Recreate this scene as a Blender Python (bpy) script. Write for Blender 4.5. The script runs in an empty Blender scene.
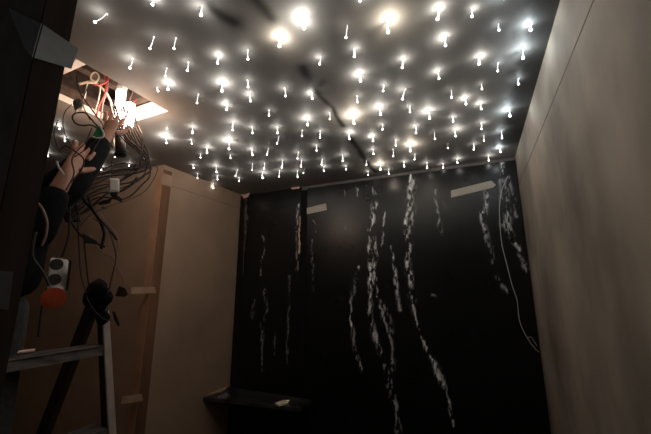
import bpy, bmesh, math, random
import numpy as np
from mathutils import Vector, Matrix
random.seed(7); rng=np.random.RandomState(5)
C=bpy.context.scene.collection
# ---------------------------------------------------------------- camera
F=326.71; YAW,PIT,ROL=0.42709,0.2120,0.0012; CZ=1.5
XR,XL,YB,YC,ZC=0.356,-2.293,2.80,1.784,2.5
YM=2.772            # front face of the marble slabs
cy,sy,cp,sp=math.cos(YAW),math.sin(YAW),math.cos(PIT),math.sin(PIT)
fw=Vector((-sy*cp,cy*cp,sp)); r0=Vector((cy,sy,0)); u0=r0.cross(fw)
rt=math.cos(ROL)*r0+math.sin(ROL)*u0; up=-math.sin(ROL)*r0+math.cos(ROL)*u0
cam=bpy.data.objects.new('camera',bpy.data.cameras.new('camera')); C.objects.link(cam)
cam.data.sensor_width=36; cam.data.lens=F/651*36; cam.data.clip_start=.01
M=Matrix((rt,up,-fw)).transposed().to_4x4(); M.translation=Vector((0,0,CZ)); cam.matrix_world=M
bpy.context.scene.camera=cam
O=Vector((0,0,CZ))
def ray(x,y): return rt*((x-325.5)/F)-up*((y-217)/F)+fw
def aZ(x,y,z): d=ray(x,y); return O+d*((z-CZ)/d.z)
def aY(x,y,Y): d=ray(x,y); return O+d*(Y/d.y)
def aX(x,y,X): d=ray(x,y); return O+d*(X/d.x)
def aD(x,y,R): d=ray(x,y); return O+d*(R/math.hypot(d.x,d.y))
# ---------------------------------------------------------------- materials
def nodemat(name):
    m=bpy.data.materials.new(name); m.use_nodes=True
    return m,m.node_tree.nodes,m.node_tree.links,m.node_tree.nodes['Principled BSDF']
def mat(name,col,rough=.6,metal=0,noise=.12,scale=12,bump=0,spec=.5,stretch=(1,1,1)):
    m,n,l,b=nodemat(name)
    b.inputs['Roughness'].default_value=rough; b.inputs['Metallic'].default_value=metal
    b.inputs['Specular IOR Level'].default_value=spec
    tc=n.new('ShaderNodeTexCoord'); mp=n.new('ShaderNodeMapping'); mp.inputs['Scale'].default_value=stretch
    nz=n.new('ShaderNodeTexNoise'); nz.inputs['Scale'].default_value=scale; nz.inputs['Detail'].default_value=6
    rp=n.new('ShaderNodeValToRGB')
    lo=[max(0,c*(1-noise*1.6)) for c in col]; hi=[min(1,c*(1+noise*1.6)) for c in col]
    rp.color_ramp.elements[0].color=(*lo,1); rp.color_ramp.elements[1].color=(*hi,1)
    rp.color_ramp.elements[0].position=.3; rp.color_ramp.elements[1].position=.7
    l.new(tc.outputs['Object'],mp.inputs[0]); l.new(mp.outputs[0],nz.inputs['Vector'])
    l.new(nz.outputs['Fac'],rp.inputs[0]); l.new(rp.outputs[0],b.inputs['Base Color'])
    if bump:
        bp=n.new('ShaderNodeBump'); bp.inputs['Strength'].default_value=bump; bp.inputs['Distance'].default_value=.01
        l.new(nz.outputs['Fac'],bp.inputs['Height']); l.new(bp.outputs[0],b.inputs['Normal'])
    return m
def emit(name,col,s,sample=True):
    m,n,l,b=nodemat(name)
    b.inputs['Base Color'].default_value=(.8,.8,.8,1)
    b.inputs['Emission Color'].default_value=(*col,1); b.inputs['Emission Strength'].default_value=s
    if not sample: m.cycles.emission_sampling='NONE'
    return m
def vcmat(name,rough,spec=.5,coat=0,bump=0,bscale=30):
    m,n,l,b=nodemat(name)
    a=n.new('ShaderNodeVertexColor'); a.layer_name='Col'
    l.new(a.outputs['Color'],b.inputs['Base Color']); b.inputs['Roughness'].default_value=rough
    b.inputs['Specular IOR Level'].default_value=spec
    tc=n.new('ShaderNodeTexCoord'); nz=n.new('ShaderNodeTexNoise'); nz.inputs['Scale'].default_value=bscale; nz.inputs['Detail'].default_value=4
    l.new(tc.outputs['Object'],nz.inputs['Vector'])
    mr=n.new('ShaderNodeMapRange'); mr.inputs['To Min'].default_value=max(0,rough-.1); mr.inputs['To Max'].default_value=min(1,rough+.1)
    l.new(nz.outputs['Fac'],mr.inputs['Value']); l.new(mr.outputs[0],b.inputs['Roughness'])
    if bump:
        bp=n.new('ShaderNodeBump'); bp.inputs['Strength'].default_value=bump; bp.inputs['Distance'].default_value=.01
        l.new(nz.outputs['Fac'],bp.inputs['Height']); l.new(bp.outputs[0],b.inputs['Normal'])
    return m
MT=dict(
 wallR=mat('mottled_grey_plaster',(.33,.285,.235),.75,noise=.3,scale=2.0,bump=.08,stretch=(1,1.2,.8)),
 wallL=mat('warm_plasterboard',(.36,.25,.178),.8,noise=.09,scale=2.2,bump=.04),
 wallB=mat('band_plaster',(.11,.10,.095),.8),
 darkwood=mat('dark_brown_wood',(.05,.034,.03),.8,noise=.2,scale=5,stretch=(6,6,.6),spec=.2),
 darkgrey=mat('dark_grey_wall',(.27,.25,.24),.85,spec=.2),
 floor=mat('concrete_floor',(.06,.055,.05),.9),
 tape_grey=mat('grey_tape',(.42,.46,.48),.55,noise=.1,scale=20),
 tape_white=mat('masking_tape',(.42,.39,.34),.7,noise=.08,scale=60),
 tape_pale=mat('pale_tape',(.40,.275,.19),.7),
 paper=mat('brown_corner_paper',(.17,.085,.045),.8,noise=.15,scale=8,stretch=(1,1,.3)),
 paper_lit=mat('lit_brown_corner_paper',(.40,.235,.14),.8,noise=.1,scale=8),
 scrap=mat('pink_tape_scrap',(.65,.45,.36),.7,noise=.2,scale=80),
 seam=mat('seam_filler',(.22,.18,.15),.8),
 seamL=mat('seam_filler_warm',(.22,.14,.09),.8),
 joist=mat('white_painted_joist',(.8,.74,.68),.7,noise=.1,scale=9),
 cavity=mat('brown_cavity_board',(.10,.07,.055),.85,noise=.25,scale=8,stretch=(.5,4,4)),
 black=mat('black_rubber',(.012,.011,.012),.5),
 cloth=mat('black_jacket_cloth',(.008,.008,.010),.9,noise=.3,scale=40,spec=.15),
 trouser=mat('charcoal_trouser_cloth',(.05,.05,.05),.9,noise=.2,scale=60),
 shoe=mat('brown_shoe_leather',(.12,.06,.05),.6),
 skin=mat('skin',(.50,.25,.17),.55,noise=.08,scale=14),
 hair=mat('dark_hair',(.02,.015,.012),.6),
 blackw=mat('black_cable',(.010,.009,.009),.65),
 brownw=mat('brown_cable',(.04,.02,.016),.6),
 creamw=mat('cream_cable',(.75,.62,.48),.45),
 redw=mat('red_cable',(.55,.07,.06),.45),
 greyw=mat('grey_cable',(.035,.03,.03),.6),
 whitew=mat('white_cable',(.7,.68,.66),.45),
 pinkw=mat('pinkish_cable',(.35,.2,.17),.45),
 socket=mat('white_socket_plastic',(.95,.92,.88),.4),
 sockface=mat('grey_socket_face',(.08,.065,.06),.5),
 orange=mat('orange_red_plug',(.62,.10,.035),.5),
 green=mat('green_circuit_board',(.01,.22,.07),.45),
 ladder=mat('worn_ladder_metal',(.17,.15,.14),.5,metal=.3,noise=.35,scale=14,stretch=(4,1,4)),
 ladderd=mat('dark_ladder_rail',(.03,.024,.022),.6,noise=.3,scale=10),
 ladderl=mat('pale_ladder_rail',(.36,.31,.27),.6,noise=.15,scale=10),
 led=emit('led_engine_glow',(1,.88,.78),22),
 ledbody=mat('white_engine_housing',(.8,.78,.75),.4),
 slab=vcmat('black_marble_veined',.30,spec=.3,bump=.06,bscale=4),
 ceil=vcmat('charcoal_ceiling_board',.62,spec=.3,bump=.02),
)
# ---------------------------------------------------------------- mesh helpers
def link(name,bm,m,parent=None,smooth=False,bevel=0):
    if bevel:
        bmesh.ops.bevel(bm,geom=bm.edges[:],offset=bevel,segments=2,affect='EDGES',clamp_overlap=True)
    bmesh.ops.recalc_face_normals(bm,faces=bm.faces[:])
    me=bpy.data.meshes.new(name); bm.to_mesh(me); bm.free()
    if smooth:
        for p in me.polygons: p.use_smooth=True
    ms=m if isinstance(m,(list,tuple)) else [m]
    for q in ms: me.materials.append(q)
    o=bpy.data.objects.new(name,me); C.objects.link(o)
    if parent: o.parent=parent
    return o
def tag(o,label,cat,group=None):
    o['label']=label; o['category']=cat
    if group: o['group']=group
    return o
def thing(name,loc,label,cat,group=None):
    o=bpy.data.objects.new(name,None); o.empty_display_size=.05; C.objects.link(o); o.location=loc
    return tag(o,label,cat,group)
def struct(o): o['kind']='structure'; return o
def box(bm,c,s,rot=None):
    g=bmesh.ops.create_cube(bm,size=1)['verts']
    bmesh.ops.scale(bm,vec=s,verts=g)
    if rot is not None: bmesh.ops.rotate(bm,matrix=rot,verts=g)
    bmesh.ops.translate(bm,vec=c,verts=g); return g
def bx(x0,x1,y0,y1,z0,z1):
    bm=bmesh.new(); box(bm,((x0+x1)/2,(y0+y1)/2,(z0+z1)/2),(x1-x0,y1-y0,z1-z0)); return bm
def spline(P,k=5):
    P=[Vector(p) for p in P]
    if len(P)<3: return P
    Q=[P[0]*2-P[1]]+P+[P[-1]*2-P[-2]]; out=[]
    for i in range(1,len(Q)-2):
        a,b,c,d=Q[i-1:i+3]
        for j in range(k):
            t=j/k
            out.append(.5*((2*b)+(c-a)*t+(2*a-5*b+4*c-d)*t*t+(3*b-a-3*c+d)*t**3))
    out.append(P[-1]); return out
def tube(bm,P,r,seg=6,smoothk=5):
    P=spline(P,smoothk) if smoothk else [Vector(p) for p in P]
    R=r if callable(r) else (lambda t:r)
    rings=[]; n=len(P); nrm=None
    for i,p in enumerate(P):
        t=(P[min(i+1,n-1)]-P[max(i-1,0)]).normalized()
        if nrm is None: nrm=t.orthogonal().normalized()
        nrm=(nrm-t*nrm.dot(t)).normalized(); b=t.cross(nrm)
        rr=R(i/(n-1))
        rings.append([bm.verts.new(p+(nrm*math.cos(a)+b*math.sin(a))*rr) for a in [2*math.pi*k/seg for k in range(seg)]])
    for i in range(n-1):
        for k in range(seg):
            bm.faces.new((rings[i][k],rings[i][(k+1)%seg],rings[i+1][(k+1)%seg],rings[i+1][k]))
    bm.faces.new(rings[0][::-1]); bm.faces.new(rings[-1])
    return bm
def ball(bm,c,r,sub=2,scale=(1,1,1)):
    g=bmesh.ops.create_icosphere(bm,subdivisions=sub,radius=r)['verts']
    bmesh.ops.scale(bm,vec=scale,verts=g); bmesh.ops.translate(bm,vec=c,verts=g); return g
def slabquad(pts,nrm,th):
    """solid sheet: polygon pts thickened by th along nrm"""
    bm=bmesh.new(); a=[bm.verts.new(p) for p in pts]; b=[bm.verts.new(Vector(p)+Vector(nrm)*th) for p in pts]
    bm.faces.new(a); bm.faces.new(b[::-1]); n=len(a)
    for i in range(n): bm.faces.new((a[i],b[i],b[(i+1)%n],a[(i+1)%n]))
    return bm
# ---------------------------------------------------------------- value noise
def vnoise(u,v,fu,fv,seed):
    r=np.random.RandomState(seed).rand(256,256)
    x=u*fu; y=v*fv; xi=np.floor(x).astype(int); yi=np.floor(y).astype(int)
    fx=x-xi; fy=y-yi; fx=fx*fx*(3-2*fx); fy=fy*fy*(3-2*fy)
    g=lambda a,b: r[a%256,b%256]
    return (g(xi,yi)*(1-fx)*(1-fy)+g(xi+1,yi)*fx*(1-fy)+g(xi,yi+1)*(1-fx)*fy+g(xi+1,yi+1)*fx*fy)
def fbm(u,v,fu,fv,seed,o=4):
    s=0;a=1;t=0
    for i in range(o): s=s+a*vnoise(u,v,fu*2**i,fv*2**i,seed+i); t+=a; a*=.55
    return s/t
def segdist(U,V,P):
    D=np.full(U.shape,9.)
    for (a,b),(c,d) in zip(P[:-1],P[1:]):
        L=(c-a)**2+(d-b)**2+1e-12
        t=np.clip(((U-a)*(c-a)+(V-b)*(d-b))/L,0,1)
        D=np.minimum(D,np.hypot(U-a-t*(c-a),V-b-t*(d-b)))
    return D
def gridmesh(name,us,vs,place,cols,m,hole=None,parent=None,extra=None):
    nu,nv=len(us),len(vs)
    U,V=np.meshgrid(us,vs,indexing='ij')
    co=place(U,V).reshape(-1,3)
    faces=[]
    for i in range(nu-1):
        for j in range(nv-1):
            if hole and hole((us[i]+us[i+1])/2,(vs[j]+vs[j+1])/2): continue
            k=i*nv+j; faces.append((k,k+nv,k+nv+1,k+1))
    verts=co.tolist(); colr=cols(U,V).reshape(-1,3)
    if extra:            # close the sides and the back so that it is a solid slab
        off=len(verts)
        loop=[i*nv for i in range(nu)]+[(nu-1)*nv+j for j in range(1,nv)]+[i*nv+nv-1 for i in range(nu-2,-1,-1)]+[j for j in range(nv-2,0,-1)]
        back=[]
        for k in loop:
            p=verts[k]; back.append(len(verts)); verts.append([p[0]+extra[0],p[1]+extra[1],p[2]+extra[2]])
        colr=np.vstack([colr,colr[loop]])
        L=len(loop)
        for q in range(L): faces.append((loop[q],back[q],back[(q+1)%L],loop[(q+1)%L]))
        faces.append(tuple(back))
    me=bpy.data.meshes.new(name); me.from_pydata(verts,[],faces); me.update()
    ca=me.color_attributes.new('Col','FLOAT_COLOR','POINT')
    arr=np.ones((len(verts),4),dtype=np.float32); arr[:,:3]=colr; ca.data.foreach_set('color',arr.ravel())
    me.materials.append(m); o=bpy.data.objects.new(name,me); C.objects.link(o)
    if parent: o.parent=parent
    return o
# ---------------------------------------------------------------- room shell
XW=-4.62; YF=.30
HX0,HX1,HY0,HY1=-1.99,-1.55,.69,1.195
struct(link('wall_right',bx(XR,XR+.12,-.6,YB+.1,0,ZC+.1),MT['wallR']))
struct(link('wall_back',bx(XL-.12,XR,YB,YB+.1,0,ZC+.1),MT['wallB']))
struct(link('wall_left',bx(XL-.12,XL,YC,YB,0,ZC),MT['wallL']))
struct(link('wall_alcove',bx(XW,XL-.12,YC,YC+.12,0,ZC),MT['wallL']))
bm=bx(XL-.12,XL,YC,YC+.0006,0,ZC); bm.free()
struct(link('wall_far_left',bx(XW-.1,XW,YF,YC+.12,0,ZC),MT['wallL']))
struct(link('floor',bx(XW,XR,-.6,YB,-.08,0),MT['floor']))
JN=aX(45,0,-.7).y; JF=.302
# wall we stand beside: reveal faces +x, front face looks back at the camera
struct(link('wall_front',bx(XW,-.704,JN,JF-.002,0,ZC),MT['darkgrey']))
struct(link('door_1',bx(-.7045,-.70,JN+.002,JF,0,ZC),MT['darkwood']))
# ceiling with stains, darker along the right wall
def ceilpx(pts): return [tuple(aZ(x,y,ZC))[:2] for x,y in pts]
ST=[(ceilpx([(196,-8),(206,2),(213,9),(222,16),(234,22)]),.04,1),
    (ceilpx([(250,-6),(258,2),(264,9),(271,18)]),.026,.85),
    (ceilpx([(303,68),(308,77),(314,88),(318,94)]),.03,1),
    (ceilpx([(322,82),(317,88),(316,94)]),.02,.7),
    (ceilpx([(316,93),(326,102),(333,108),(336,116),(343,126)]),.015,1),
    (ceilpx([(350,138),(358,148),(364,158),(371,168),(376,172)]),.024,1),
    (ceilpx([(452,8),(470,16)]),.03,.25),(ceilpx([(330,30),(338,48)]),.04,.2)]
def ceilcol(U,V):
    w=fbm(U+7,V+7,9,9,31)
    base=.265+.07*(fbm(U+7,V+7,1.6,1.6,3)-.5)+.03*(w-.5)
    k=np.zeros_like(U)
    for P,wd,a in ST:
        d=segdist(U,V,P)+(w-.5)*.02
        k=np.maximum(k,a*np.exp(-np.clip(d,0,9)**2/wd**2))
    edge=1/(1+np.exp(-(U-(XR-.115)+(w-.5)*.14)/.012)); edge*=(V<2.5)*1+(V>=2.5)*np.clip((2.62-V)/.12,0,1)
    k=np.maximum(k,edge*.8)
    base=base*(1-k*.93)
    return np.stack([base*1.02,base,base*.97],-1)
def seq(*a):
    o=[]
    for (p,q,n) in a: o+=list(np.linspace(p,q,n,endpoint=False))
    return np.array(o+[a[-1][1]])
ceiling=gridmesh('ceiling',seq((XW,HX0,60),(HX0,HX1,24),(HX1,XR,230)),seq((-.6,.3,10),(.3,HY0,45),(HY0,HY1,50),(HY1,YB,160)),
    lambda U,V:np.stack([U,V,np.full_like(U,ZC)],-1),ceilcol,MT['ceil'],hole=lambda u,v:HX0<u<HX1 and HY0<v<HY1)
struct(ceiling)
# cavity above the hole
bm=bmesh.new()
T=.10
for (x0,x1,y0,y1) in ((HX1,HX1+.03,HY0-.03,HY1+.03),(HX0,HX1,HY0-.03,HY0),(HX0,HX1,HY1,HY1+.03)):
    box(bm,((x0+x1)/2,(y0+y1)/2,ZC+T/2+.001),(x1-x0,y1-y0,T))
box(bm,(HX0-.015,(HY0+HY1)/2,ZC+.019),(.03,HY1-HY0+.06,.036))
struct(link('trim_1',bm,MT['joist']))
struct(link('trim_5',bx(HX0-.03,HX0-.001,HY0-.03,HY1+.03,ZC+.038,ZC+T),MT['cavity']))
bm=bmesh.new(); e=.16; H=.42
for (x0,x1,y0,y1,z0,z1) in ((HX0-e-.02,HX0-e,HY0-e,HY1+e,T,H),(HX1+e,HX1+e+.02,HY0-e,HY1+e,T,H),(HX0-e,HX1+e,HY0-e-.02,HY0-e,T,H),
        (HX0-e,HX1+e,HY1+e,HY1+e+.02,T,H),(HX0-e-.02,HX1+e+.02,HY0-e-.02,HY1+e+.02,H,H+.02)):
    box(bm,((x0+x1)/2,(y0+y1)/2,ZC+(z0+z1)/2),(x1-x0,y1-y0,z1-z0))
struct(link('trim_2',bm,MT['cavity']))
# battens across the cavity: each its own thing
def batten(y,z,rot,label,m,w=.045,h=.05):
    bm=bmesh.new(); box(bm,(0,0,0),(HX1-HX0+2*e-.01,w,h)); o=link('ceiling_batten',bm,m,bevel=.002)
    o.location=((HX0+HX1)/2,y,ZC+z); o.rotation_euler=(0,0,rot); return tag(o,label,'batten')
batten(.80,T+.026,0,'white wooden batten crossing the ceiling opening, the one nearest the doorway',MT['joist'])
batten(1.16,T+.03,0,'brown wooden batten above the far edge of the ceiling opening',MT['cavity'],.05,.06)
bm=bmesh.new(); box(bm,(0,0,0),(.05,.5,.06)); o=link('ceiling_batten',bm,MT['cavity'],bevel=.002); o.location=(-1.86,.98,ZC+T+.085)
tag(o,'brown wooden batten running lengthwise inside the ceiling opening','batten')
# seams
struct(link('trim_3',bx(XR-.0012,XR,.4,YB,2.265,2.2685),MT['seam']))
struct(link('trim_4',bx(XL,XL+.0012,YC,YB-.03,2.340,2.344),MT['seamL']))
# corner paper on the outer corner of the left wall
t=thing('corner_tape',(XL,YC,0),'brown paper strip folded over the outer corner of the left wall','corner tape')
def loc(o,t): o.location=Vector(o.location)-Vector(t.location); return o
loc(link('side_strip',bx(XL,XL+.0025,YC,YC+.085,.3,2.46),MT['paper'],t),t)
loc(link('front_strip',bx(XL-.075,XL+.0025,YC-.0025,YC,.3,2.44),MT['paper_lit'],t),t)  # same paper as the side strip, its lit side painted lighter
# plasterboard end face
struct(link('wall_corner',bx(XL-.12,XL,YC-.0001,YC,0,ZC),MT['wallL']))
def patch(name,px,plane,val,m,label,cat,th=.0015,nrm=None):
    P=[plane(x,y,val) for x,y in px]
    return tag(link(name,slabquad(P,nrm,th),m),label,cat)
patch('tape_strip',[(163,173),(172,176),(171,187),(161,184)],aX,XL+.003,MT['tape_pale'],'short pale tape over the top of the brown corner strip','tape',nrm=(1,0,0))
patch('tape_strip',[(131,287),(155,287),(156,293),(131,294)],lambda x,y,v:aX(x,y,v) if x>140 else aX(x,y,v),XL+.003,MT['tape_pale'],'short horizontal pale tape across the brown corner strip at mid height','tape',nrm=(1,0,0))
patch('tape_strip',[(122,396),(142,394),(143,401),(121,404)],aX,XL+.003,MT['tape_pale'],'short pale tape across the brown corner strip, the lowest piece','tape',nrm=(1,0,0))
# ---------------------------------------------------------------- marble slabs
def w2(pts): return [(aY(x,y,YM).x,aY(x,y,YM).z) for x,y in pts]
VE=[([(410,172),(409,195),(408,210),(405,228),(409,245),(407,262),(411,285),(413,305),(418,328),(425,345),(435,365),(443,385),(450,410),(455,430)],.016,.9,0),
 ([(413,180),(411,200),(411,215),(409,232)],.02,.5,0),
 ([(375,205),(372,225),(369,245),(371,265),(370,290),(369,310),(371,325),(378,345),(384,362),(391,382),(396,405),(397,430)],.018,.9,0),
 ([(374,235),(376,255),(375,270),(377,300),(386,325),(391,345),(393,370)],.011,.75,0),
 ([(384,212),(383,235),(382,246)],.009,.7,0),([(391,246),(394,270),(397,288),(400,310)],.01,.65,0),
 ([(359,266),(354,290),(351,303),(351,320),(354,335),(354,348),(362,372)],.010,.65,0),
 ([(380,300),(390,318),(391,335),(392,350)],.012,.5,0),
 ([(435,190),(438,212),(443,238)],.010,.4,0),
 ([(488,186),(486,205),(485,212)],.015,.7,0),([(481,212),(484,228),(489,245),(493,262)],.012,.55,0),([(497,276),(506,290)],.014,.35,0),
 ([(502,164),(505,185),(507,205),(508,228)],.017,.75,0),([(506,224),(512,238),(519,250)],.022,1.0,0),([(518,255),(523,262),(527,270)],.02,.4,0),
 ([(509,178),(514,200),(517,216)],.013,.6,0),([(499,172),(500,200)],.01,.4,0),
 ([(262,236),(266,246),(261,262),(261,275)],.010,.55,0),([(264,290),(268,310),(262,325),(262,350),(263,372)],.013,.45,0),
 ([(255,300),(252,318)],.012,.4,0),([(290,276),(289,300),(288,330),(287,362)],.010,.4,0),([(275,330),(275,357)],.009,.4,0),
 ([(246,200),(246,225),(245,250)],.014,.55,0),([(298,205),(296,245),(297,270)],.010,.75,0),([(312,240),(313,290)],.008,.35,0),  # streaks beside the joint, here and first below: reflections painted into the marble
 ([(314,220),(316,232)],.008,.35,0),([(357,188),(358,196)],.008,.5,0),([(345,190),(345,197)],.008,.5,0),([(372,186),(375,194)],.008,.5,0),
 ([(345,225),(346,232)],.008,.4,0),([(433,295),(440,297)],.008,.2,0)]
VW=[(w2(p),w*.85,min(1.2,a*1.35)) for p,w,a in [(p,w,a*(.55 if p[0][0]<330 else 1)) for p,w,a,_ in VE]]
def marblecol(U,V):
    n1=fbm(U+9,V+9,40,13,11); n2=fbm(U+9,V+9,85,26,17,3)
    n3=fbm(U+9,V+9,120,25,61,2); n4=vnoise(U+9,V+9,11,7,71); n5=vnoise(U+9,V+9,7,4,77); wob=(fbm(U+9,V+9,22,13,23)-.5)*.042; wob2=(fbm(U+9,V+9,14,9,29)-.5)*.015
    k=np.zeros_like(U)
    for P,w,a in VW:
        x0,x1=min(p[0] for p in P)-.12,max(p[0] for p in P)+.12; z0,z1=min(p[1] for p in P)-.12,max(p[1] for p in P)+.12
        s=(U>x0)&(U<x1)&(V>z0)&(V<z1)
        if not s.any(): continue
        d=segdist((U+wob)[s],(V+wob2)[s],P)
        br=np.clip((n1[s]*.5+n2[s]*.8-.61)*9,0,1)*(.3+1.1*n3[s])
        k[s]=np.maximum(k[s],a*np.exp(-(d/(w*(.35+1.35*n4[s])))**2)*br*(.35+1.1*n5[s]))
    base=.0075+.004*(fbm(U+9,V+9,3,1.4,41)-.3)+.012*np.clip(fbm(U+9,V+9,45,5,47,2)-.72,0,1)
    c=base[...,None]*np.array([.95,.98,1.05])+k[...,None]*np.array([.92,.92,.94])
    return c
def slab(name,x0,x1,z0,z1,yf,label,step):
    o=gridmesh(name,np.linspace(x0,x1,int((x1-x0)/step)),np.linspace(z0,z1,int((z1-z0)/step)),
        lambda U,V:np.stack([U,np.full_like(U,yf),V],-1),marblecol,MT['slab'],extra=(0,.022,0))
    return tag(o,label,'marble slab')
XJ=aY(304,240,YM).x
SL=slab('marble_slab',XJ+.03,XR-.004,.02,CZ+.965,YM,'wide black marble slab with white veins covering the back wall','' or .0052)
S2=slab('marble_slab',XL+.008,XJ-.045,.02,CZ+.988,YM,'narrow black marble slab at the left end of the back wall',.008)
# dark joint strip with frayed light film between the slabs
t=thing('joint_trim',(XJ,YM,0),'dark vertical joint strip between the two black marble slabs','joint strip')
loc(link('strip',bx(XJ-.043,XJ+.028,YM-.004,YM+.012,.02,CZ+.95),mat('matt_joint_black',(.006,.006,.007),.8,spec=.15),t,bevel=.001),t)
def film(px,w,m,parent,y):
    P=[aY(x,yy,y) for x,yy in px]; bm=bmesh.new(); prev=None
    Q=spline(P,4)
    for i,p in enumerate(Q):
        ww=w*(.45+.9*random.random())
        a=[bm.verts.new(p+Vector((-ww,0,0))),bm.verts.new(p+Vector((ww,-.002,0))),bm.verts.new(p+Vector((ww,.002,0))),bm.verts.new(p+Vector((-ww,.003,0)))]
        if prev:
            for k in range(4): bm.faces.new((prev[k],prev[(k+1)%4],a[(k+1)%4],a[k]))
        else: bm.faces.new(a[::-1])
        prev=a
    bm.faces.new(prev); o=link('torn_film',bm,m); return loc(parentto(o,parent),parent)
def parentto(o,p): o.parent=p; return o
film([(300,216),(300,223),(299.5,232)],.006,MT['scrap'],t,YM-.008)
film([(299,228),(299,236),(299.5,244),(299,254)],.009,MT['scrap'],t,YM-.008)
film([(298,261),(298,270)],.004,MT['tape_pale'],t,YM-.008)
# masking tape etc
patch('masking_tape',[(303.8,208.7),(326,203.4),(327,210),(305,214.6)],aY,YM-.001,MT['tape_white'],'short pale masking tape on black marble beside the joint strip','tape',nrm=(0,-1,0))
patch('masking_tape',[(451,190.6),(491.3,180.6),(496,185),(493,187.6),(451,197.8)],aY,YM-.001,MT['tape_white'],'long pale masking tape with a pointed end, high on the marble at right','tape',nrm=(0,-1,0))
def crumple(px,Y,m,label,th=.006,seed=1,cat='tape scrap'):
    rs=random.Random(seed); P=[aY(x,y,Y) for x,y in px]; c=sum(P,Vector())/len(P)
    bm=bmesh.new(); mid=[bm.verts.new(c+Vector((rs.uniform(-.01,.01),-th*1.6,rs.uniform(-.004,.004))))]
    ring=[bm.verts.new(p+Vector((0,-rs.uniform(.2,1)*th,0))) for p in P]; back=[bm.verts.new(p) for p in P]; n=len(P)
    for i in range(n):
        bm.faces.new((mid[0],ring[i],ring[(i+1)%n])); bm.faces.new((ring[i],back[i],back[(i+1)%n],ring[(i+1)%n]))
    bm.faces.new(back[::-1]); return tag(link('tape_scrap',bm,m),label,cat)
crumple([(240,194),(245,194.5),(250,193),(248,197),(244,198.5),(242,196)],YM-.002,MT['scrap'],'crumpled pink tape scrap at the top left corner of the black marble',seed=3)
crumple([(291,187.5),(296,187),(300,186.6),(299,188.6),(292,189.6)],YM-.002,MT['scrap'],'small pink tape scrap stuck above the joint strip, against the ceiling',seed=4)
# black film knot at the slab's top corner, with a fold running down
bm=bmesh.new(); P=[aY(x,y,YM-.012) for x,y in [(244,199),(247,206),(245,216),(246,232),(244,250),(243,275)]]
tube(bm,P,lambda t:.016*(1-.75*t),7)
g=ball(bm,aY(246,201,YM-.015),.022,2,(1,.6,.8))
for v in bm.verts: v.co+=Vector((random.uniform(-1,1),random.uniform(-.3,.3),random.uniform(-1,1)))*.003
tag(link('film_wrap',bm,MT['black']),'black plastic film bunched and hanging at the top left corner of the marble','plastic film')
# ledge
zl=CZ-.95
pl=[aX(203,394,XL),aZ(300,408,zl),aZ(313,400,zl)]
P=[Vector((XL+.004,pl[0].y,zl)),Vector((pl[1].x,pl[1].y,zl)),Vector((pl[2].x,YM-.002,zl)),Vector((XL+.004,YM-.002,zl))]
t=thing('marble_ledge',(XL,YM,0),'low black marble ledge in the left corner below the back wall','ledge')
loc(link('ledge_top',slabquad(P,(0,0,-1),.03),mat('ledge_marble',(.035,.034,.036),.3,noise=.5,scale=9),t,bevel=.003),t)
Q=[Vector((XL+.004,YM-.06,zl-.03)),Vector((P[1].x-.04,YM-.05,zl-.03)),Vector((P[2].x-.05,YM-.002,zl-.03)),Vector((XL+.004,YM-.002,zl-.03))]
loc(link('ledge_bracket',slabquad(Q,(0,0,-1),.05),MT['black'],t),t)
def onledge(px,m,label,seed):
    rs=random.Random(seed); P=[aZ(x,y,zl+.001) for x,y in px]
    for p in P: p.x=max(p.x,XL+.006)
    bm=bmesh.new(); a=[bm.verts.new(p) for p in P]; b=[bm.verts.new(p+Vector((0,0,rs.uniform(.006,.018)))) for p in P]; n=len(P)
    bm.faces.new(a); bm.faces.new(b[::-1])
    for i in range(n): bm.faces.new((a[i],b[i],b[(i+1)%n],a[(i+1)%n]))
    tag(link('tape_scrap',bm,m),label,'tape scrap')
onledge([(205,395),(217,390),(228,387),(224,391),(211,395.5)],MT['tape_pale'],'long dull tape scrap on the left end of the black ledge',1)
onledge([(218,398),(226,395),(230,396),(224,399)],mat('grey_scrap',(.16,.15,.17),.6),'small grey scrap on the ledge, beside the long dull one',2)
onledge([(275,404),(283,401.5),(290,401),(288,404),(279,406.5)],mat('bright_scrap',(.95,.8,.6),.6),'bright cream scrap on the front edge of the black ledge',3)
# white cable on the right of the marble
bm=tube(bmesh.new(),[aY(x,y,YM-.02) for x,y in [(508,176),(502,190),(499.5,206),(500,225),(502,245),(507,265),(512,285),(517,300),(519,318),(523,330),(530,342),(536,350)]],.0024,6)
t=thing('hanging_cable',aY(508,176,YM-.02),'thin white cable hanging down the right end of the black marble','cable')
o=link('cable',bm,MT['whitew'],t,True); loc(o,t)
bm=tube(bmesh.new(),[aY(x,y,YM-.025) for x,y in [(527,339),(531,337),(537,346)]],.002,6); loc(link('loose_core',bm,MT['whitew'],t,True),t)
bm=tube(bmesh.new(),[aY(x,y,YM-.022) for x,y in [(535,349),(539,352)]],.0035,6,0); o=link('wire_end',bm,mat('yellow_core',(.6,.4,.05),.5),t); o['label']='yellow bare end'; loc(o,t)
# grey tape on the jamb
def tapeband(front,rev,label):
    bm=slabquad([aY(x,y,JN-.002) for x,y in front],(0,-1,0),.0015)
    b2=slabquad([aX(x,y,-.6985) for x,y in rev],(1,0,0),.0015)
    me=bpy.data.meshes.new('t'); b2.to_mesh(me); b2.free(); bm.from_mesh(me)
    return tag(link('jamb_tape',bm,MT['tape_grey']),label,'tape')
tapeband([(9,8),(42,24),(33,57),(26,50)],[(43,25),(78,49),(71,69),(34,58)],'wide grey tape wrapped slanting around the dark door jamb near the ceiling')
patch('jamb_tape',[(-8,270),(13,272),(8,310),(-8,308)],aX,-.6985,mat('dull_tape',(.12,.12,.12),.8),'grey tape patch low on the dark door jamb at the left edge','tape',nrm=(1,0,0))
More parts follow.
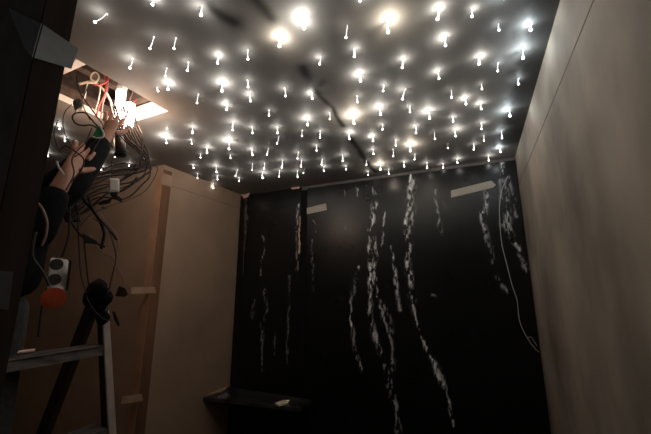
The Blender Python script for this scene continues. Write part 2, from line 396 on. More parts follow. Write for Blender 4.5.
# ---------------------------------------------------------------- fibre optic stars
PINS='''107,14,95,22,.7;154,37,150,48.5,.2;176,38,174,48.5,.2;133,58.5,129.8,68,1;154,-1,152.5,4.5,1;202,6,201,15,2
218.5,56,217.5,63,1.1;248,50,248,59,.6;188.5,62,187.3,70.5,.5;279,38,279.5,46,3.4;303,18,304,28,3.5;347.5,25,346,37.5,.1
354.5,49,354.3,56.5,.7;320.5,57,319.5,64,.6;359.5,-4,360,.5,.9;388,20,388,32,3.4;438,9,437.5,19,1.5;472.5,9.5,472,16.5,.6
445.5,37,445.5,45.5,1.4;402.5,59.5,402.3,67.5,1;479,57,479,64,1.3;499,23.5,499,30,.1;531,24,530.6,30,2;523,49,523,58,3.2
498.3,63,497.8,71,.3;504,-9,504,-2,1.5;166.8,68,165.3,76.5,.3;167,83,168,89.5,2;198.5,94,197,103,.4;222,83,222,91,2.6
227,104,226.5,109.5,1.5;233,122,232.7,130,1.4;192.5,127,192.3,133,1;247.5,80,248,87,.3;250,94,250.5,101,1.2;284.5,88,285.5,96,.7
269,110,269,115.5,.2;277.5,127,277.5,133,.9;252.2,127,252.5,133,.8;312,93,312.3,98.5,1.2;307.5,118,307.7,125,2.4;329.5,113,329.8,119,.5
302.3,130,302,136,.2;320,131,320,137.5,.6;349,132.5,349.5,139,1.7;360.5,74,360.5,81,2;383.5,85,383,91,.5;357,96,357.5,102,.3
405.5,89,402.5,99,1;438.5,71,439,78.5,1;380.5,107,380.5,114.5,2.4;410,106,410,112,.5;428.8,111,429.5,118.5,2.8;354,115,354,123.5,5
382.5,124,382.5,129.5,.5;415.8,126,416,133,1.1;434.5,132,435,139,.1;451.2,90,451.5,97.5,.1;481.5,84,482,89,.05;518.5,78.5,518.5,84,.6
466,98,466,104,1.4;481.2,103,481.3,109,1.1;509.3,109,510,116,2.8;452.3,117,453,121.5,.5;481.3,123,481.5,129,.8;455.2,129.5,455.5,136,2
501.5,131,502,138,1;165.5,136,166.5,143,3.2;191.5,140,191.8,143.5,.3;207,147,207,153,1.5;229.5,140.5,229,149,4;200.5,153.5,200.5,157.5,.1
230.7,154.5,230.5,158,.05;193,165,193.5,168,.4;216.5,165.5,216.5,172,1.5;217,175.5,217.5,179.5,.4;197.5,173.5,197.5,178,.2
213.3,183.5,213.5,188,.6;237.5,169.5,235.5,176,.5;239,177.5,239,181,.3;252,149,252.5,155,1.2;268.5,148,267,154.5,.1;279,136,277,143.5,.1
298.5,152,297.5,158.5,.6;316.5,145,316.5,150.5,.6;252.5,163.5,252,170,.3;264.5,163,264,168.5,.3;282.5,160,281.7,167.5,1;279.5,170.5,279,176.5,.8
262.5,172.5,262.5,178,2;301.5,160,301,166.5,.8;297.5,170.5,297.5,177,.8;305,168,303.5,173,.03;322.3,159,321.5,164.5,.3;324,166.5,324,171,.9
373,136,373,141,1.6;342.5,155,342.7,161,1;346,165.5,346,169.5,.5;373,149.5,373.5,154,.8;395.5,140,395.7,145.5,.6;393,149,393.2,156,.2
410,144.5,410.2,151,4;415,154,414.5,159.5,.3;366.8,160,366.5,165,.1;368,171,368.3,175,.3;380.5,164,380.5,169.5,3.4;389,169,389,174,.4
404,161.5,404.3,166.5,.8;427,162.5,427,168,.7;443,163.5,443,167.8,.5;457.3,158.5,457.5,162.8,1;488.5,155.5,488.7,160.5,.9;473.5,144,473.8,149.5,.5
484,135,484,140.5,.1;500,147.5,500.5,152,1.6;448,143,448,148,.03;157,87.5,158,91,.05;167,126,167,128.5,.02'''
PINS=[[float(v) for v in s.split(',')] for ln in PINS.split('\n') for s in ln.split(';')]
BEY=[[59,125,59.5,129,1],[64.5,137,65,141,.6],[48,152,48,156,.7],[115,153,115,157,.6],[101,166,101.3,170,.8],[129,163.5,129.2,167,.5],[147,158,147,161,.4]]
LEV=[(.06,12),(.25,25),(.45,55),(.7,85),(.95,125),(1.3,180),(1.8,270),(2.3,360),(3,520),(3.7,700),(9,1000)]
EM={}
def levmat(g,tint):
    for i,(a,s) in enumerate(LEV):
        if g<=a: break
    if (i,tint) not in EM:
        col={0:(1,.95,.88),1:(.90,.97,1),2:(1,.89,.74)}[tint]
        EM[i,tint]=emit('fibre_tip_glow_%d_%d'%(i,tint),col,s*KEM)
    return EM[i,tint],i
KEM=.88
TIP=[emit('fibre_tip_white',(1,.97,.93),9,False),emit('fibre_tip_cool',(.9,.97,1),9,False),emit('fibre_tip_warm',(1,.93,.82),9,False)]
stubmat=emit('lit_fibre_stub',(1,.97,.95),1.6,False); stubmat2=emit('faint_fibre_stub',(.9,.85,.8),.25,False)
SP={(107,14):'long slanted lit fibre optic stub nearest the door jamb',
 (154,37):'leaning fibre optic stub without halo, left one of a pair between jamb and opening',
 (176,38):'upright fibre optic stub without halo, right one of a pair between jamb and opening',
 (279,38):'lower left of the two brightest round glares near the top of the photo',
 (303,18):'upper right of the two brightest round glares near the top of the photo',
 (347.5,25):'long thin slightly curved fibre optic stub without halo near the top middle',
 (405.5,89):'long slanting fibre optic stub with small halo in the middle of the ceiling',
 (354,115):'brightest yellowish fibre optic glare beside the dark ceiling stain',
 (531,24):'fibre optic star with bluish halo on the dark border near the right wall',
 (523,49):'bright greenish white fibre optic star at the dark border of the right wall',
 (518.5,78.5):'small fibre optic star on the dark border closest to the right wall',
 (509.3,109):'wide bright fibre optic halo touching the dark border by the right wall',
 (165.5,136):'bright fibre optic glare nearest the far edge of the ceiling opening',
 (229.5,140.5):'wide warm white fibre optic glare above the left wall end of the ceiling',
 (410,144.5):'wide yellow fibre optic glare near the back wall, right of the ceiling stain',
 (380.5,164):'yellow fibre optic glare closest to the back wall at the end of the stain',
 (428.8,111):'widest fibre optic halo in the right half of the ceiling',
 (380.5,107):'bright fibre optic halo just right of the yellowish glare',
 (388,20):'tall bright fibre optic halo at the top, right of the long thin stub',
 (213.3,183.5):'fibre optic star closest to the top edge of the left wall',
 (157,87.5):'tiny dot of light right beside the corner of the ceiling opening'}
def make_pin(a,b,g,label,grp,tint,i):
    z=ZC; A=aZ(a[0],a[1],z); d=ray(*b)
    k=(A.x*d.x+A.y*d.y)/(d.x**2+d.y**2); zz=CZ+d.z*k
    L=min(max(z-zz,.022),.065); B=aZ(b[0],b[1],z-L)
    if (B-A).length>.09: B=A+(B-A)*.09/(B-A).length
    t=thing('fibre_optic_star',A,label,'fibre optic light',grp)
    Bl=B-A
    mid=Bl*.5+Vector((random.uniform(-1,1),random.uniform(-1,1),0))*.0022
    thin=g<.04
    bm=tube(bmesh.new(),[Vector((0,0,.004)),mid,Bl],.0009 if thin else .0011,6,3)
    link('fibre_stub',bm,stubmat2 if thin else stubmat,t,True)
    if g>=.2:
        bm=bmesh.new(); g0=bmesh.ops.create_cone(bm,cap_ends=True,segments=8,radius1=.0033,radius2=.0033,depth=.0025); 
        bmesh.ops.translate(bm,vec=(0,0,-.0013),verts=bm.verts[:]); link('collar',bm,stubmat,t)
    m=TIP[tint]
    rb=.0042+.0007*min(g,3)
    bm=bmesh.new(); ball(bm,Bl,rb,2); link('glowing_tip',bm,m,t,True)
    if g>.04:
        ld=bpy.data.lights.new('fibre_light','POINT'); ld.energy=KEM*(.012+.11*g**1.45); ld.color=[(1,.94,.85),(.86,.96,1),(1,.86,.68)][tint]; ld.shadow_soft_size=.003
        lo=bpy.data.objects.new('fibre_light',ld); C.objects.link(lo); lo.parent=t; lo.location=Bl*(.62 if g<2 else .8)+Vector((random.choice((-1,1))*.0055,-.003,0))
    return t
GR={'none':('lit fibre optic stub without a halo hanging from the dark ceiling','fibre optic stubs without halo'),
    'small':('lit fibre optic stub with a small soft halo hanging from the dark ceiling','fibre optic stubs with small halo'),
    'mid':('lit fibre optic stub with a round white halo hanging from the dark ceiling','fibre optic stubs with round halo'),
    'big':('fibre optic stub under a wide bright glare on the dark ceiling','fibre optic stubs with wide glare')}
for i,(x0,y0,x1,y1,g) in enumerate(PINS):
    k='none' if g<.35 else 'small' if g<1 else 'mid' if g<2.2 else 'big'
    label,grp=GR[k]
    if (x0,y0) in SP: label=SP[(x0,y0)]
    tint=1 if (x0>495) else 2 if g>3.3 and i%2==1 or (x0,y0) in((380.5,164),(410,144.5),(354,115),(279,38)) else 0
    make_pin((x0,y0),(x1,y1),g,label,'fibre optic stars in the ceiling' if (x0,y0) in SP else grp,tint,i)
for i,(x0,y0,x1,y1,g) in enumerate(BEY):
    make_pin((x0,y0),(x1,y1),g,'fibre optic star glimpsed behind the hanging cable tangle','fibre optic stars behind the cables',0,i)
# ---------------------------------------------------------------- led engine in the opening
t=thing('led_light_engine',aD(120,118,2.0),'glaring white light source hanging among the cables in the ceiling opening','light')
def bar(px,R,r,m,name,k=0,seg=8):
    P=[aD(x,y,R if not isinstance(R,(list,tuple)) else R[i]) for i,(x,y) in enumerate(px)]
    o=link(name,tube(bmesh.new(),P,r,seg,k),m,t,True); return loc(o,t)
bar([(121,92),(119,128)],2.0,.024,MT['led'],'glowing_tube')
bar([(131,104),(129,126)],1.97,.022,MT['led'],'glowing_tube')
bar([(124,82),(121.5,91)],2.0,.026,MT['ledbody'],'housing')
bar([(119,129),(118,134)],2.0,.034,MT['ledbody'],'collar')
bar([(119.5,135),(120.5,156)],2.0,.028,MT['black'],'black_plug')
# ---------------------------------------------------------------- cables
def cable(px,R,r,m,label,grp=None,name='loose_cable',jit=0):
    P=[]
    for i,(x,y) in enumerate(px):
        rr=R if not isinstance(R,(list,tuple)) else R[0]+(R[1]-R[0])*i/(len(px)-1)
        P.append(aD(x,y,rr))
    o=link(name,tube(bmesh.new(),P,r,6,6),m,smooth=True); tag(o,label,'cable',grp); return o
cable([(79,84),(92,82),(103,89),(110,100),(114,116)],2.05,.007,MT['creamw'],'thick cream conduit arching across the ceiling opening')
cable([(95,110),(98,101),(100,88),(96,82),(91,79),(92,74),(96,72.5),(99,77),(95,83),(88,84),(84,100)],2.02,.0042,MT['creamw'],'cream cable with a small upright loop in the ceiling opening')
cable([(103,72),(110,74),(108,80),(103,84),(97,85),(93,84)],2.0,.0042,MT['redw'],'red cable curling at the corner of the ceiling opening')
cable([(104,72),(106,84),(105,94),(99,106),(96,118)],2.03,.0045,MT['redw'],'red cable dropping straight into the cable tangle')
cable([(108,78),(107,92),(103,103),(101,118)],2.05,.004,MT['pinkw'],'dull pink cable beside the straight red cable')
cable([(137,98),(130,108),(124,122),(122,134)],1.95,.0035,MT['redw'],'red cable crossing in front of the glaring light')
cable([(103,115),(110,112),(118,110),(126,112),(132,118)],1.93,.0028,MT['redw'],'thin red cable running sideways over the glaring light')
cable([(133,92),(128,106),(127,120),(131,135)],1.93,.003,MT['pinkw'],'pink cable in front of the glaring light')
cable([(76,76),(80,92),(88,104),(98,118),(108,131)],1.97,.0035,MT['blackw'],'black cable slanting down from the near end of the opening')
cable([(76,83),(81,95),(84,108),(90,120)],1.98,.0025,MT['brownw'],'thin brown cable beside the small black connector')
cable([(89,84),(84,96),(79,106)],2.0,.0025,MT['brownw'],'short thin brown cable running to the small black connector')
cable([(88,114),(82,112.5),(75,113.5),(72.5,118),(76,123.5),(83,125.5),(91,125),(97,128)],1.9,.004,MT['blackw'],'black cable forming an oval loop under the opening')
cable([(72,104),(65,112),(63,124),(67,138),(76,150),(86,158)],1.85,.0022,MT['brownw'],'thin brown cable bowing left around the oval loop')
cable([(85,112),(92,120),(99,128),(108,138),(113,148)],1.85,.004,MT['brownw'],'brown cable running down over the green board')
# strands between hole and right-hand turn
LO='brown cable in the loops swinging right below the ceiling opening'; LG='cables looping right below the opening'
turn=[(147,160),(145,163),(149,165),(143,158),(151,168),(140,165),(146,170),(150,174),(138,160)]
for i in range(9):
    a=112+i*2.6; tx,ty=turn[i]
    px=[(a-2,106),(a+3,122),(a+10,138),((a+tx)/2+7,150),(tx,ty),(tx-8,ty+5+i*.8),(tx-25,ty+3+i*3.1),(105-i,168+i*4.2),(84-i,173+i*5.5),(73-i*.6,190+i*4)]
    cable(px,[1.98,1.82],.0032+.0012*(i%3),[MT['blackw'],MT['brownw'],MT['greyw']][i%3],
          ['black','brown','grey'][i%3]+' cable in the loops swinging right below the ceiling opening',LG)
for i in range(8):
    px=[(100+i*2,128+i),(96+i*1.5,145+i),(86+i*1.5,160+i*1.5),(72+i*1.4,172+i*2),(62+i*2,190+i),(62+i*2.1,206),(66+i*2,222)]
    cable(px,[1.88,1.84],.0035+.001*(i%2),[MT['blackw'],MT['brownw'],MT['blackw'],MT['greyw']][i%4],
          ['black','brown','black','grey'][i%4]+' cable in the bundle falling beside the black sleeve','cables beside the sleeve')
cable([(126,150),(140,162),(155,166),(157,172),(146,190),(128,200),(110,206),(92,214),(80,226)],1.86,.0018,MT['greyw'],'hair-thin cable making the widest loop to the right')
cable([(116,150),(112,160),(112,180)],1.86,.002,MT['blackw'],'thin black cable holding the small white box')
cable([(81,186),(84,200),(91,208),(98,218),(104,232),(102.5,243),(101,249)],1.8,.0065,MT['blackw'],'thick black cable twisting down the middle of the tangle')
cable([(88,196),(91,206),(97,216),(104,224),(111,232),(117,240)],1.79,.005,MT['blackw'],'second thick black cable beside the twisting one')
cable([(64,188),(66,205),(72,223),(84,238),(96,243),(105,247)],1.8,.0045,MT['blackw'],'black cable curving to the flat black clip')
cable([(79,205),(78,220),(79,250),(81,275),(86,293)],1.8,.0028,MT['brownw'],'brown cable hanging straight, left of two reaching the ladder top')
cable([(84,241),(86,262),(88,280),(90,293)],1.8,.0028,MT['blackw'],'black cable hanging straight, right of two reaching the ladder top')
cable([(98,212),(106,222),(117,236),(118,248),(115,265),(113,280),(108,292)],1.78,.0032,MT['pinkw'],'pinkish cable winding down the right side of the tangle')
cable([(90,235),(100,250),(112,258),(119,270),(124,280),(121,291)],1.79,.0032,MT['pinkw'],'pinkish cable crossing to the taped black plug')
cable([(93,218),(107,228),(113,243),(116,258),(112,275),(109,290)],1.77,.0026,MT['brownw'],'brown cable entwined with the pinkish cables')
cable([(70,200),(69.5,215),(69,232),(66,245),(62,257)],1.7,.0036,MT['blackw'],'black cable going down to the white double socket')
cable([(104,203),(114,196),(122,190),(131,184),(137,177)],1.8,.0035,MT['blackw'],'short black cable leading to the small black taped clip')
cable([(78,216),(92,208),(104,196),(122,188),(140,180),(148,172)],1.84,.0022,MT['brownw'],'thin brown cable rising right behind the white box')
cable([(38,203),(43,210),(47,222),(46,235),(42,246)],1.22,.0032,MT['pinkw'],'light brown cable bowing out beside the jacket')
cable([(36,232),(33,246),(33,258),(40,268),(46,278),(49,286)],1.25,.0038,MT['greyw'],'grey cable bending into the side of the white double socket')
cable([(47,287),(43,300),(40,320),(38,337)],1.5,.003,MT['blackw'],'black cable dropping from the socket to the ladder step')
cable([(86,296),(92,307),(100,316),(106,320),(112,320)],1.74,.0018,MT['greyw'],'thin pale cord stretched over the ladder hinge')
def lump(name,pts,R,m,label,cat,rad,sub=2,noise=.004,seed=1):
    rs=random.Random(seed); bm=bmesh.new()
    for (x,y),r in zip(pts,rad): ball(bm,aD(x,y,R),r,sub,(1,1,.8))
    me=bpy.data.meshes.new('tmp'); 
    for v in bm.verts: v.co+=Vector([rs.uniform(-1,1)*noise for _ in range(3)])
    return tag(link(name,bm,m,smooth=True),label,cat)
def pxbox(name,quad,R,th,m,label,cat,parent=None,bev=.003):
    P=[aD(x,y,R+(.06 if parent and 'socket' in parent.name and y<262 else 0)) for x,y in quad]; n=(P[1]-P[0]).cross(P[3]-P[0]).normalized()
    if n.dot(P[0]-O)<0: n=-n
    o=link(name,slabquad(P,n,th),m,parent,bevel=bev)
    if label: tag(o,label,cat)
    return o
pxbox('cable_connector',[(73,100),(80,98),(83,106),(76,110)],1.94,.04,MT['black'],'small black connector block near the left of the ceiling opening','connector')
def clip(px,label,R=1.78):
    P=[aD(x,y,R) for x,y in px]; n=(P[1]-P[0]).cross(P[2]-P[0]).normalized()
    tag(link('cable_clip',slabquad(P,n,.012),MT['black'],bevel=.002),label,'clip')
clip([(82,233),(97,241),(98,244),(84,243)],'flat black clip gathering the brown cables above the ladder')
clip([(97,203),(103,200),(112,199),(110,203),(100,205)],'flat black clip at the bend left of the white box',1.8)
clip([(112,194),(119,196),(123,200),(121,202),(113,198)],'small black tape tail under the white box',1.8)
clip([(119,286),(125,288),(128,294),(125,297),(115,296)],'black taped plug end hanging right of the ladder hinge',1.74)
clip([(112,311),(115,312),(120,325),(118,327),(114,320)],'short black cable tie dangling on the ladder rail',1.66)
t=thing('junction_box',aD(114,186,1.74),'small white junction box hanging from a thin black cable','junction box')
loc(pxbox('housing',[(109,178),(119.5,178),(119.5,192),(109,193)],1.74,.03,MT['socket'],None,None,t),t)
loc(pxbox('lid',[(110.2,179.5),(118,179.5),(118,190),(110.2,190.5)],1.73,.01,mat('box_lid',(.8,.7,.62),.5),None,None,t,.001),t)
loc(pxbox('cable_gland',[(110,192),(118,192),(117,195.5),(111,195.5)],1.74,.025,MT['black'],None,None,t,.001),t)
t=thing('circuit_board',aD(97,131,1.5),'green circuit board with white edge among the cables under the opening','circuit board')
loc(pxbox('board',[(98,125.5),(102.5,133),(102,136.5),(92.5,136)],1.5,.004,MT['green'],None,None,t,.0005),t)
P=[aD(x,y,1.495) for x,y in [(99.5,126),(103.5,133),(103,137),(97,138),(92,136.5)]]
loc(link('white_edge_lead',tube(bmesh.new(),P,.0035,6,4),MT['whitew'],t,True),t)
tag(link('wire_cap',tube(bmesh.new(),[aD(102,207,1.82),aD(107,208.5,1.82)],lambda q:.006-.003*q,8,2),MT['green'],smooth=True),'tiny green wire cap below the white box','wire cap')
# double socket
RS=1.30
cable([(60,150),(66,146),(76,152),(84,160),(80,172),(70,183)],[1.50,1.48],.0028,MT['brownw'],'brown cable draped over the back of the near hand')
cable([(92,128),(86,142),(78,150),(72,160),(74,174),(66,190)],[1.56,1.46],.0026,MT['brownw'],'brown cable running between the fingers of the near hand')
cable([(58,120),(54,134),(60,150),(70,158),(82,152),(96,140),(104,128)],[1.6,1.52],.0022,MT['brownw'],'thin brown cable hanging in a loop in front of the near hand')
cable([(100,138),(92,152),(82,166),(72,176),(62,192),(60,212)],[1.62,1.58],.004,MT['blackw'],'black cable lying along the raised black sleeve')
t=thing('double_socket',aD(58,273,RS),'white double power socket block hanging on a cable','socket')
loc(pxbox('housing',[(51,256.5),(69,259),(65.5,291),(48,288)],RS,.035,MT['socket'],None,None,t,.004),t)
P=[aD(x,y,RS) for x,y in [(69.3,259),(71.8,261),(68,290),(65.8,291)]]; n=Vector((P[0].x,P[0].y,0)).normalized()
loc(link('black_side',slabquad(P,n,.036),MT['black'],t),t)
for (x,y) in ((56.5,264.5),(54.5,279.5)):
    c=aD(x,y,RS-.002); d=(c-O); d.z=0; d.normalize()
    bm=bmesh.new(); g=bmesh.ops.create_cone(bm,cap_ends=True,segments=24,radius1=.017,radius2=.016,depth=.006)
    bmesh.ops.rotate(bm,matrix=d.to_track_quat('Z','Y').to_matrix(),verts=bm.verts[:]); bmesh.ops.translate(bm,vec=c,verts=bm.verts[:])
    f=link('socket_face',bm,MT['sockface'],t); loc(f,t)
    bm=bmesh.new(); s=d.cross(Vector((0,0,1)))
    for q in (-1,1): ball(bm,c-d*.003+s*.009*q,.003,1)
    o=link('pin_holes',bm,MT['black'],f)
t=thing('orange_plug',aD(53,297,RS+.0),'orange red plug fitted under the white double socket','plug')
def disc(name,px,R,r,dep,m,t,r2=None):
    c=aD(px[0],px[1],R); d=(c-O); d.z=0; d.normalize()
    bm=bmesh.new(); bmesh.ops.create_cone(bm,cap_ends=True,segments=14,radius1=r,radius2=r2 or r*.85,depth=dep)
    bmesh.ops.rotate(bm,matrix=d.to_track_quat('Z','Y').to_matrix(),verts=bm.verts[:]); bmesh.ops.translate(bm,vec=c,verts=bm.verts[:])
    return loc(link(name,bm,m,t,bevel=.002),t)
disc('plug_body',(53.5,298),RS,.031,.016,MT['orange'],t,.031); disc('grip',(53.5,299),RS-.01,.018,.008,MT['orange'],t)
# ---------------------------------------------------------------- ladder
def rail(name,a,b,w,d,m,parent):
    a=Vector(a);b=Vector(b); bm=bmesh.new(); box(bm,(0,0,0),(w,d,(b-a).length))
    q=(b-a).to_track_quat('Z','Y').to_matrix(); 
    # keep local x near world x
    z=(b-a).normalized(); y=Vector((0,1,0)); x=y.cross(z).normalized(); R3=Matrix((x,y,z)).transposed()
    bmesh.ops.rotate(bm,matrix=R3,verts=bm.verts[:]); bmesh.ops.translate(bm,vec=(a+b)/2,verts=bm.verts[:])
    return loc(link(name,bm,m,parent,bevel=.002),parent)
LX,LZ=-1.625,1.485
t=thing('step_ladder',(LX,.75,0),'open dark metal step ladder standing beside the door jamb','ladder')
def legx(z,s): return LX+(.31 if s>0 else -.40)*(LZ-z)
for y0 in (.46,1.0):
    fr=rail('rail',(legx(0.01,1),y0,.01),(LX+.01,y0,LZ),.045,.026,MT['ladderd'],t); 
    rail('rail',(legx(0.01,-1),y0,.01),(LX-.01,y0,LZ),.065,.03,MT['ladderd'],t)
    o=rail('rail_face',(legx(.01,1)+.033,y0+.002,.012),(LX+.055,y0+.002,LZ-.09),.010,.032,MT['ladderl'],t); o.parent=fr; o.location=(0,0,0); o['label']='pale outer face of the rail'
    bm=bmesh.new(); box(bm,(LX,y0-.004,LZ-.02),(.11,.045,.1)); loc(link('hinge_cap',bm,MT['black'],t,bevel=.02),t)
zs=[1.248,.935,.68,.40,.13]
for i,z in enumerate(zs):
    x=legx(z,1)-.02
    bm=bmesh.new()
    box(bm,(x,.73,z-.004),(.10,.53,.008)); box(bm,(x+.046,.73,z-.022),(.008,.53,.036)); box(bm,(x-.046,.73,z-.022),(.008,.53,.036))
    box(bm,(x+.052,.73,z-.037),(.006,.53,.006))
    for k in range(5): box(bm,(x-.032+k*.016,.73,z+.001),(.004,.53,.003))
    loc(link('step',bm,MT['ladder'],t),t)
for z in (.35,):
    rail('brace',(legx(z,-1),.47,z),(legx(z,-1),.99,z),.02,.02,MT['ladderd'],t) if False else None
    bm=bmesh.new(); box(bm,(legx(z,-1),.73,z),(.02,.53,.025)); loc(link('cross_brace',bm,MT['ladderd'],t),t)
# black cloth over the hinge + rod on the step
rs=random.Random(3); bm=bmesh.new()
for (x,y,r) in ((97,290,.05),(91,298,.038),(103,297,.045),(103,318,.032),(100,306,.03)):
    ball(bm,aD(x,y,1.84),r,2,(1,.8,1))
for v in bm.verts: v.co+=Vector([rs.uniform(-1,1)*.004 for _ in range(3)])
tag(link('black_cloth',bm,MT['cloth'],smooth=True),'black rag bunched over the top of the step ladder','cloth')
zt=zs[0]+.011
tag(link('metal_tube',tube(bmesh.new(),[Vector((-1.60,aX(9,338.5,-1.6).y,zt)),Vector((-1.595,aX(37,336,-1.595).y,zt))],.0065,10,0),mat('pink_beige_tube',(.85,.6,.5),.4),smooth=True),'short pale pink tube lying on the top ladder step','tube')
# ---------------------------------------------------------------- person
def skinmesh(chains,name,m,parent,sub=2):
    """chains: list of (points, radii, parent_index_or_None) ; chain points joined if sharing start index"""
    verts=[];edges=[];rad=[];roots=[]
    idx={}
    def add(p,r):
        key=tuple(round(c,5) for c in p)
        if key in idx: return idx[key]
        idx[key]=len(verts); verts.append(tuple(p)); rad.append(r); return idx[key]
    for pts,rr in chains:
        prev=None
        for p,r in zip(pts,rr):
            k=add(p,r)
            if prev is not None and prev!=k: edges.append((prev,k))
            if prev is None and k==len(verts)-1: roots.append(k)
            prev=k
    me=bpy.data.meshes.new(name+'_skel'); me.from_pydata(verts,edges,[]); me.update()
    o=bpy.data.objects.new(name,me); C.objects.link(o)
    s=o.modifiers.new('s','SKIN'); s.use_smooth_shade=True
    lay=me.skin_vertices[0].data if me.skin_vertices else None
    if lay is None:
        return None
    for i,r in enumerate(rad):
        rv=r if isinstance(r,tuple) else (r,r)
        lay[i].radius=rv; lay[i].use_root=(i in roots)
    ss=o.modifiers.new('u','SUBSURF'); ss.levels=sub; ss.render_levels=sub
    dg=bpy.context.evaluated_depsgraph_get(); ev=o.evaluated_get(dg); me2=bpy.data.meshes.new_from_object(ev)
    o.modifiers.clear(); o.data=me2; me2.name=name
    for p in me2.polygons: p.use_smooth=True
    me2.materials.clear(); me2.materials.append(m); o.parent=parent
    if parent: loc(o,parent)
    return o
def joints(*a): return [Vector(p) for p in a]
RP=1.80
SH=aD(31,206,1.66)
SH2=aD(-10,196,1.76)
NK=aD(8,186,1.74)
HD=aD(10,152,1.74)
PV=aD(-5,300,RP)
CH=(NK*.66+PV*.34)
W1=aD(64,179,1.52); K1=aD(84,150,1.62)
W2=aD(106,137,1.74); E2=aD(63,190,1.60)
E1=aD(30,240,1.50)
pt=thing('person',(PV.x,PV.y,.44),'person in a black jacket behind the door jamb reaching up into the cables','person')
hand=[]
def handchains(W,K,spread,curl,pal=.034):
    ax=(K-W).normalized(); side=ax.cross((W-O).normalized()).normalized(); nrm=side.cross(ax)
    ch=[([W,W*.5+K*.5,K],[(.030,.022),(.036,.017),(.037,.013)])]
    fl=[.066,.076,.070,.055]
    for q in range(4):
        b=W*.25+K*.75+side*(q-1.5)*.019; k0=K+side*(q-1.5)*.0215
        p1=k0+ax*fl[q]*.5+nrm*curl*.25*fl[q]+side*(q-1.5)*spread; p2=p1+(ax*.45+nrm*curl*.6).normalized()*fl[q]*.32; p3=p2+(ax*.2+nrm*curl).normalized()*fl[q]*.27
        ch.append(([b,k0,p1,p2,p3],[.010,.0105,.0092,.0085,.0072]))
    tb=W*.65+K*.35-side*.022; t1=W*.4+K*.6-side*.052+nrm*.012; t2=t1+ax*.034-side*.012+nrm*.014; t3=t2+ax*.024+nrm*.006
    ch.append(([tb,t1,t2,t3],[.014,.0125,.0105,.0085])); return ch
sd=Vector((rt.x,rt.y,0)).normalized()
FT=aD(3,412,RP); FT.z=.50; HIPR=PV+sd*.05-Vector((0,0,.05)); HIPR.x+=.0
HIPR=aD(-3,316,RP); KN=aD(3,380,RP)*.97; KN.z=(HIPR.z+FT.z)/2+.03; KN.x=(HIPR.x+FT.x)/2+.01; KN.y=(HIPR.y+FT.y)/2
HIPL=HIPR-sd*.17; FT2=FT-sd*.2; KN2=KN-sd*.19
bodych=[([PV,PV*.5+CH*.5,CH,NK,NK+Vector((.01,.01,.06)),HD,HD+Vector((0,0,.07))],[(.15,.10),(.14,.10),(.16,.11),(.07,.07),(.05,.05),(.075,.088),(.066,.078)]),
 ([CH,SH,E1,W1],[(.16,.11),.055,.042,.028]),([CH,SH2,SH2*.4+E2*.6-Vector((0,0,.02)),E2,W2],[(.16,.11),.055,.046,.042,.028]),
 ([PV+Vector((0,0,.01)),HIPR,(HIPR+KN)/2,KN,(KN+FT)/2,FT],[.09,.08,.066,.055,.046,.036]),([PV+Vector((0,0,.012)),HIPL,(HIPL+KN2)/2,KN2,(KN2+FT2)/2,FT2],[.09,.08,.066,.055,.046,.036])]
body=skinmesh(bodych+handchains(W1,K1,.004,.5)+handchains(W2,aD(113,120,1.76),.002,.8),'body',MT['skin'],pt)
dirH=(Vector((-1.75,.95,2.3))-HD).normalized(); q=dirH.to_track_quat('Y','Z').to_matrix()
def onhead(name,fn,m):
    bm=bmesh.new(); fn(bm); bmesh.ops.rotate(bm,matrix=q,verts=bm.verts[:]); bmesh.ops.translate(bm,vec=HD+Vector((0,0,.03)),verts=bm.verts[:])
    return loc(link(name,bm,m,pt,True),pt)
onhead('nose',lambda b:tube(b,[(0,.075,.03),(0,.098,-.012),(0,.08,-.02)],lambda t:.009+.005*t,8),MT['skin'])
onhead('eyes',lambda b:[ball(b,(s*.031,.078,.022),.011,2) for s in(-1,1)],mat('eye',(.6,.6,.6),.3))
onhead('mouth',lambda b:tube(b,[(-.024,.078,-.047),(0,.088,-.048),(.024,.078,-.047)],.005,8),mat('lips',(.35,.12,.1),.5))
onhead('ears',lambda b:[ball(b,(s*.079,0,0),.028,2,(.35,.7,1.1)) for s in(-1,1)],MT['skin'])
def hairf(b):
    g=ball(b,(0,-.012,.028),.096,3,(.92,1.02,1))
    bmesh.ops.delete(b,geom=[v for v in b.verts if v.co.y>.02 and v.co.z<.095 or v.co.z<-.04],context='VERTS')
    bmesh.ops.solidify(b,geom=b.faces[:],thickness=.006)
onhead('hair',hairf,MT['hair'])
cuff1=W1*.88+E1*.12; cuff2=W2*.95+E2*.05
hem=PV+Vector((0,0,-.02))+sd*.02
jk=[([hem,PV*.5+CH*.5,CH,NK-Vector((0,0,.01))],[(.175,.14),(.165,.13),(.175,.13),(.085,.085)]),
    ([CH,SH,E1,cuff1],[(.175,.13),.085,.072,.046]),([CH,SH2,SH2*.4+E2*.6-Vector((0,0,.02)),E2,(E2+W2)*.5,cuff2],[(.175,.13),.085,.085,.08,.062,.045])]
skinmesh(jk,'jacket',MT['cloth'],pt)
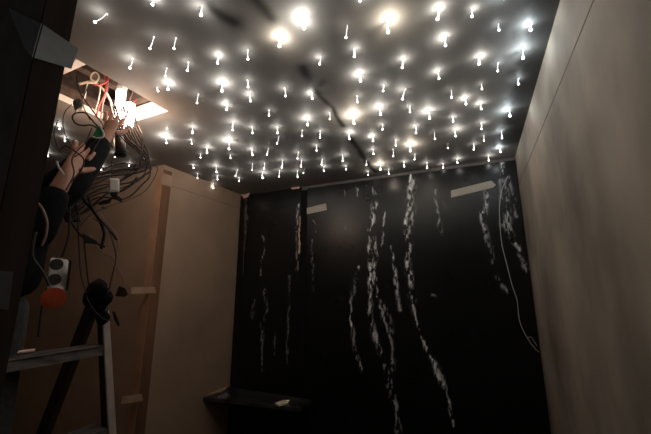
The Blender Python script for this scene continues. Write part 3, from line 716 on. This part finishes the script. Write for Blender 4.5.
skinmesh([([PV+Vector((0,0,.01)),HIPR,(HIPR+KN)/2,KN,(KN+FT)/2,FT+Vector((0,0,.02))],[.11,.10,.085,.07,.062,.056]),([PV+Vector((0,0,.012)),HIPL,(HIPL+KN2)/2,KN2,(KN2+FT2)/2,FT2+Vector((0,0,.03))],[.11,.10,.085,.07,.062,.056])],'trousers',MT['trouser'],pt)
st=thing('step_stool',(FT.x,FT.y,0),'low wooden step stool under the feet of the person','stool')
c0=(FT+FT2)/2
bm=bmesh.new(); box(bm,(c0.x+.03,c0.y+.03,.425),(.46,.36,.03)); loc(link('stool_top',bm,MT['cavity'],st,bevel=.004),st)
for i in (-1,1):
    for j in (-1,1):
        bm=bmesh.new(); box(bm,(c0.x+.03+i*.2,c0.y+.03+j*.15,.205),(.035,.035,.409)); loc(link('leg',bm,MT['cavity'],st,bevel=.003),st)
for f in (FT,FT2):
    d=Vector((.8,.6,0)).normalized(); z0=f.z-.055
    skinmesh([([f-d*.03+Vector((0,0,-.01)),f+d*.03-Vector((0,0,.012)),f+d*.11-Vector((0,0,.022)),f+d*.17-Vector((0,0,.028))],[(.042,.042),(.042,.040),(.042,.03),(.03,.022)])],'shoe',MT['shoe'],pt)
P=[aD(x,y,1.45) for x,y in [(57,161),(58.5,167),(62,172),(64,175)]]
tag(link('loose_cable',tube(bmesh.new(),P,.0035,6,4),MT['whitew'],smooth=True),'short white cable curving beside the near hand','cable')
# ---------------------------------------------------------------- added lights beside the engine, standing in for its spill on the ceiling
lt=bpy.data.lights.new('added_spill','POINT'); lt.energy=2.4; lt.color=(1,.62,.40); lt.shadow_soft_size=.04
lo=bpy.data.objects.new('added_spill',lt); C.objects.link(lo); lo.location=aZ(141,127,2.37)
lo2=bpy.data.objects.new('added_spill',lt); C.objects.link(lo2); lo2.location=aZ(92,136,2.33)
w=bpy.data.worlds.new('world'); bpy.context.scene.world=w; w.use_nodes=True
w.node_tree.nodes['Background'].inputs[0].default_value=(.6,.57,.56,1); w.node_tree.nodes['Background'].inputs[1].default_value=.030
sc=bpy.context.scene; sc.view_settings.view_transform='Standard'; sc.view_settings.look='None'; sc.view_settings.gamma=1; sc.view_settings.exposure=0
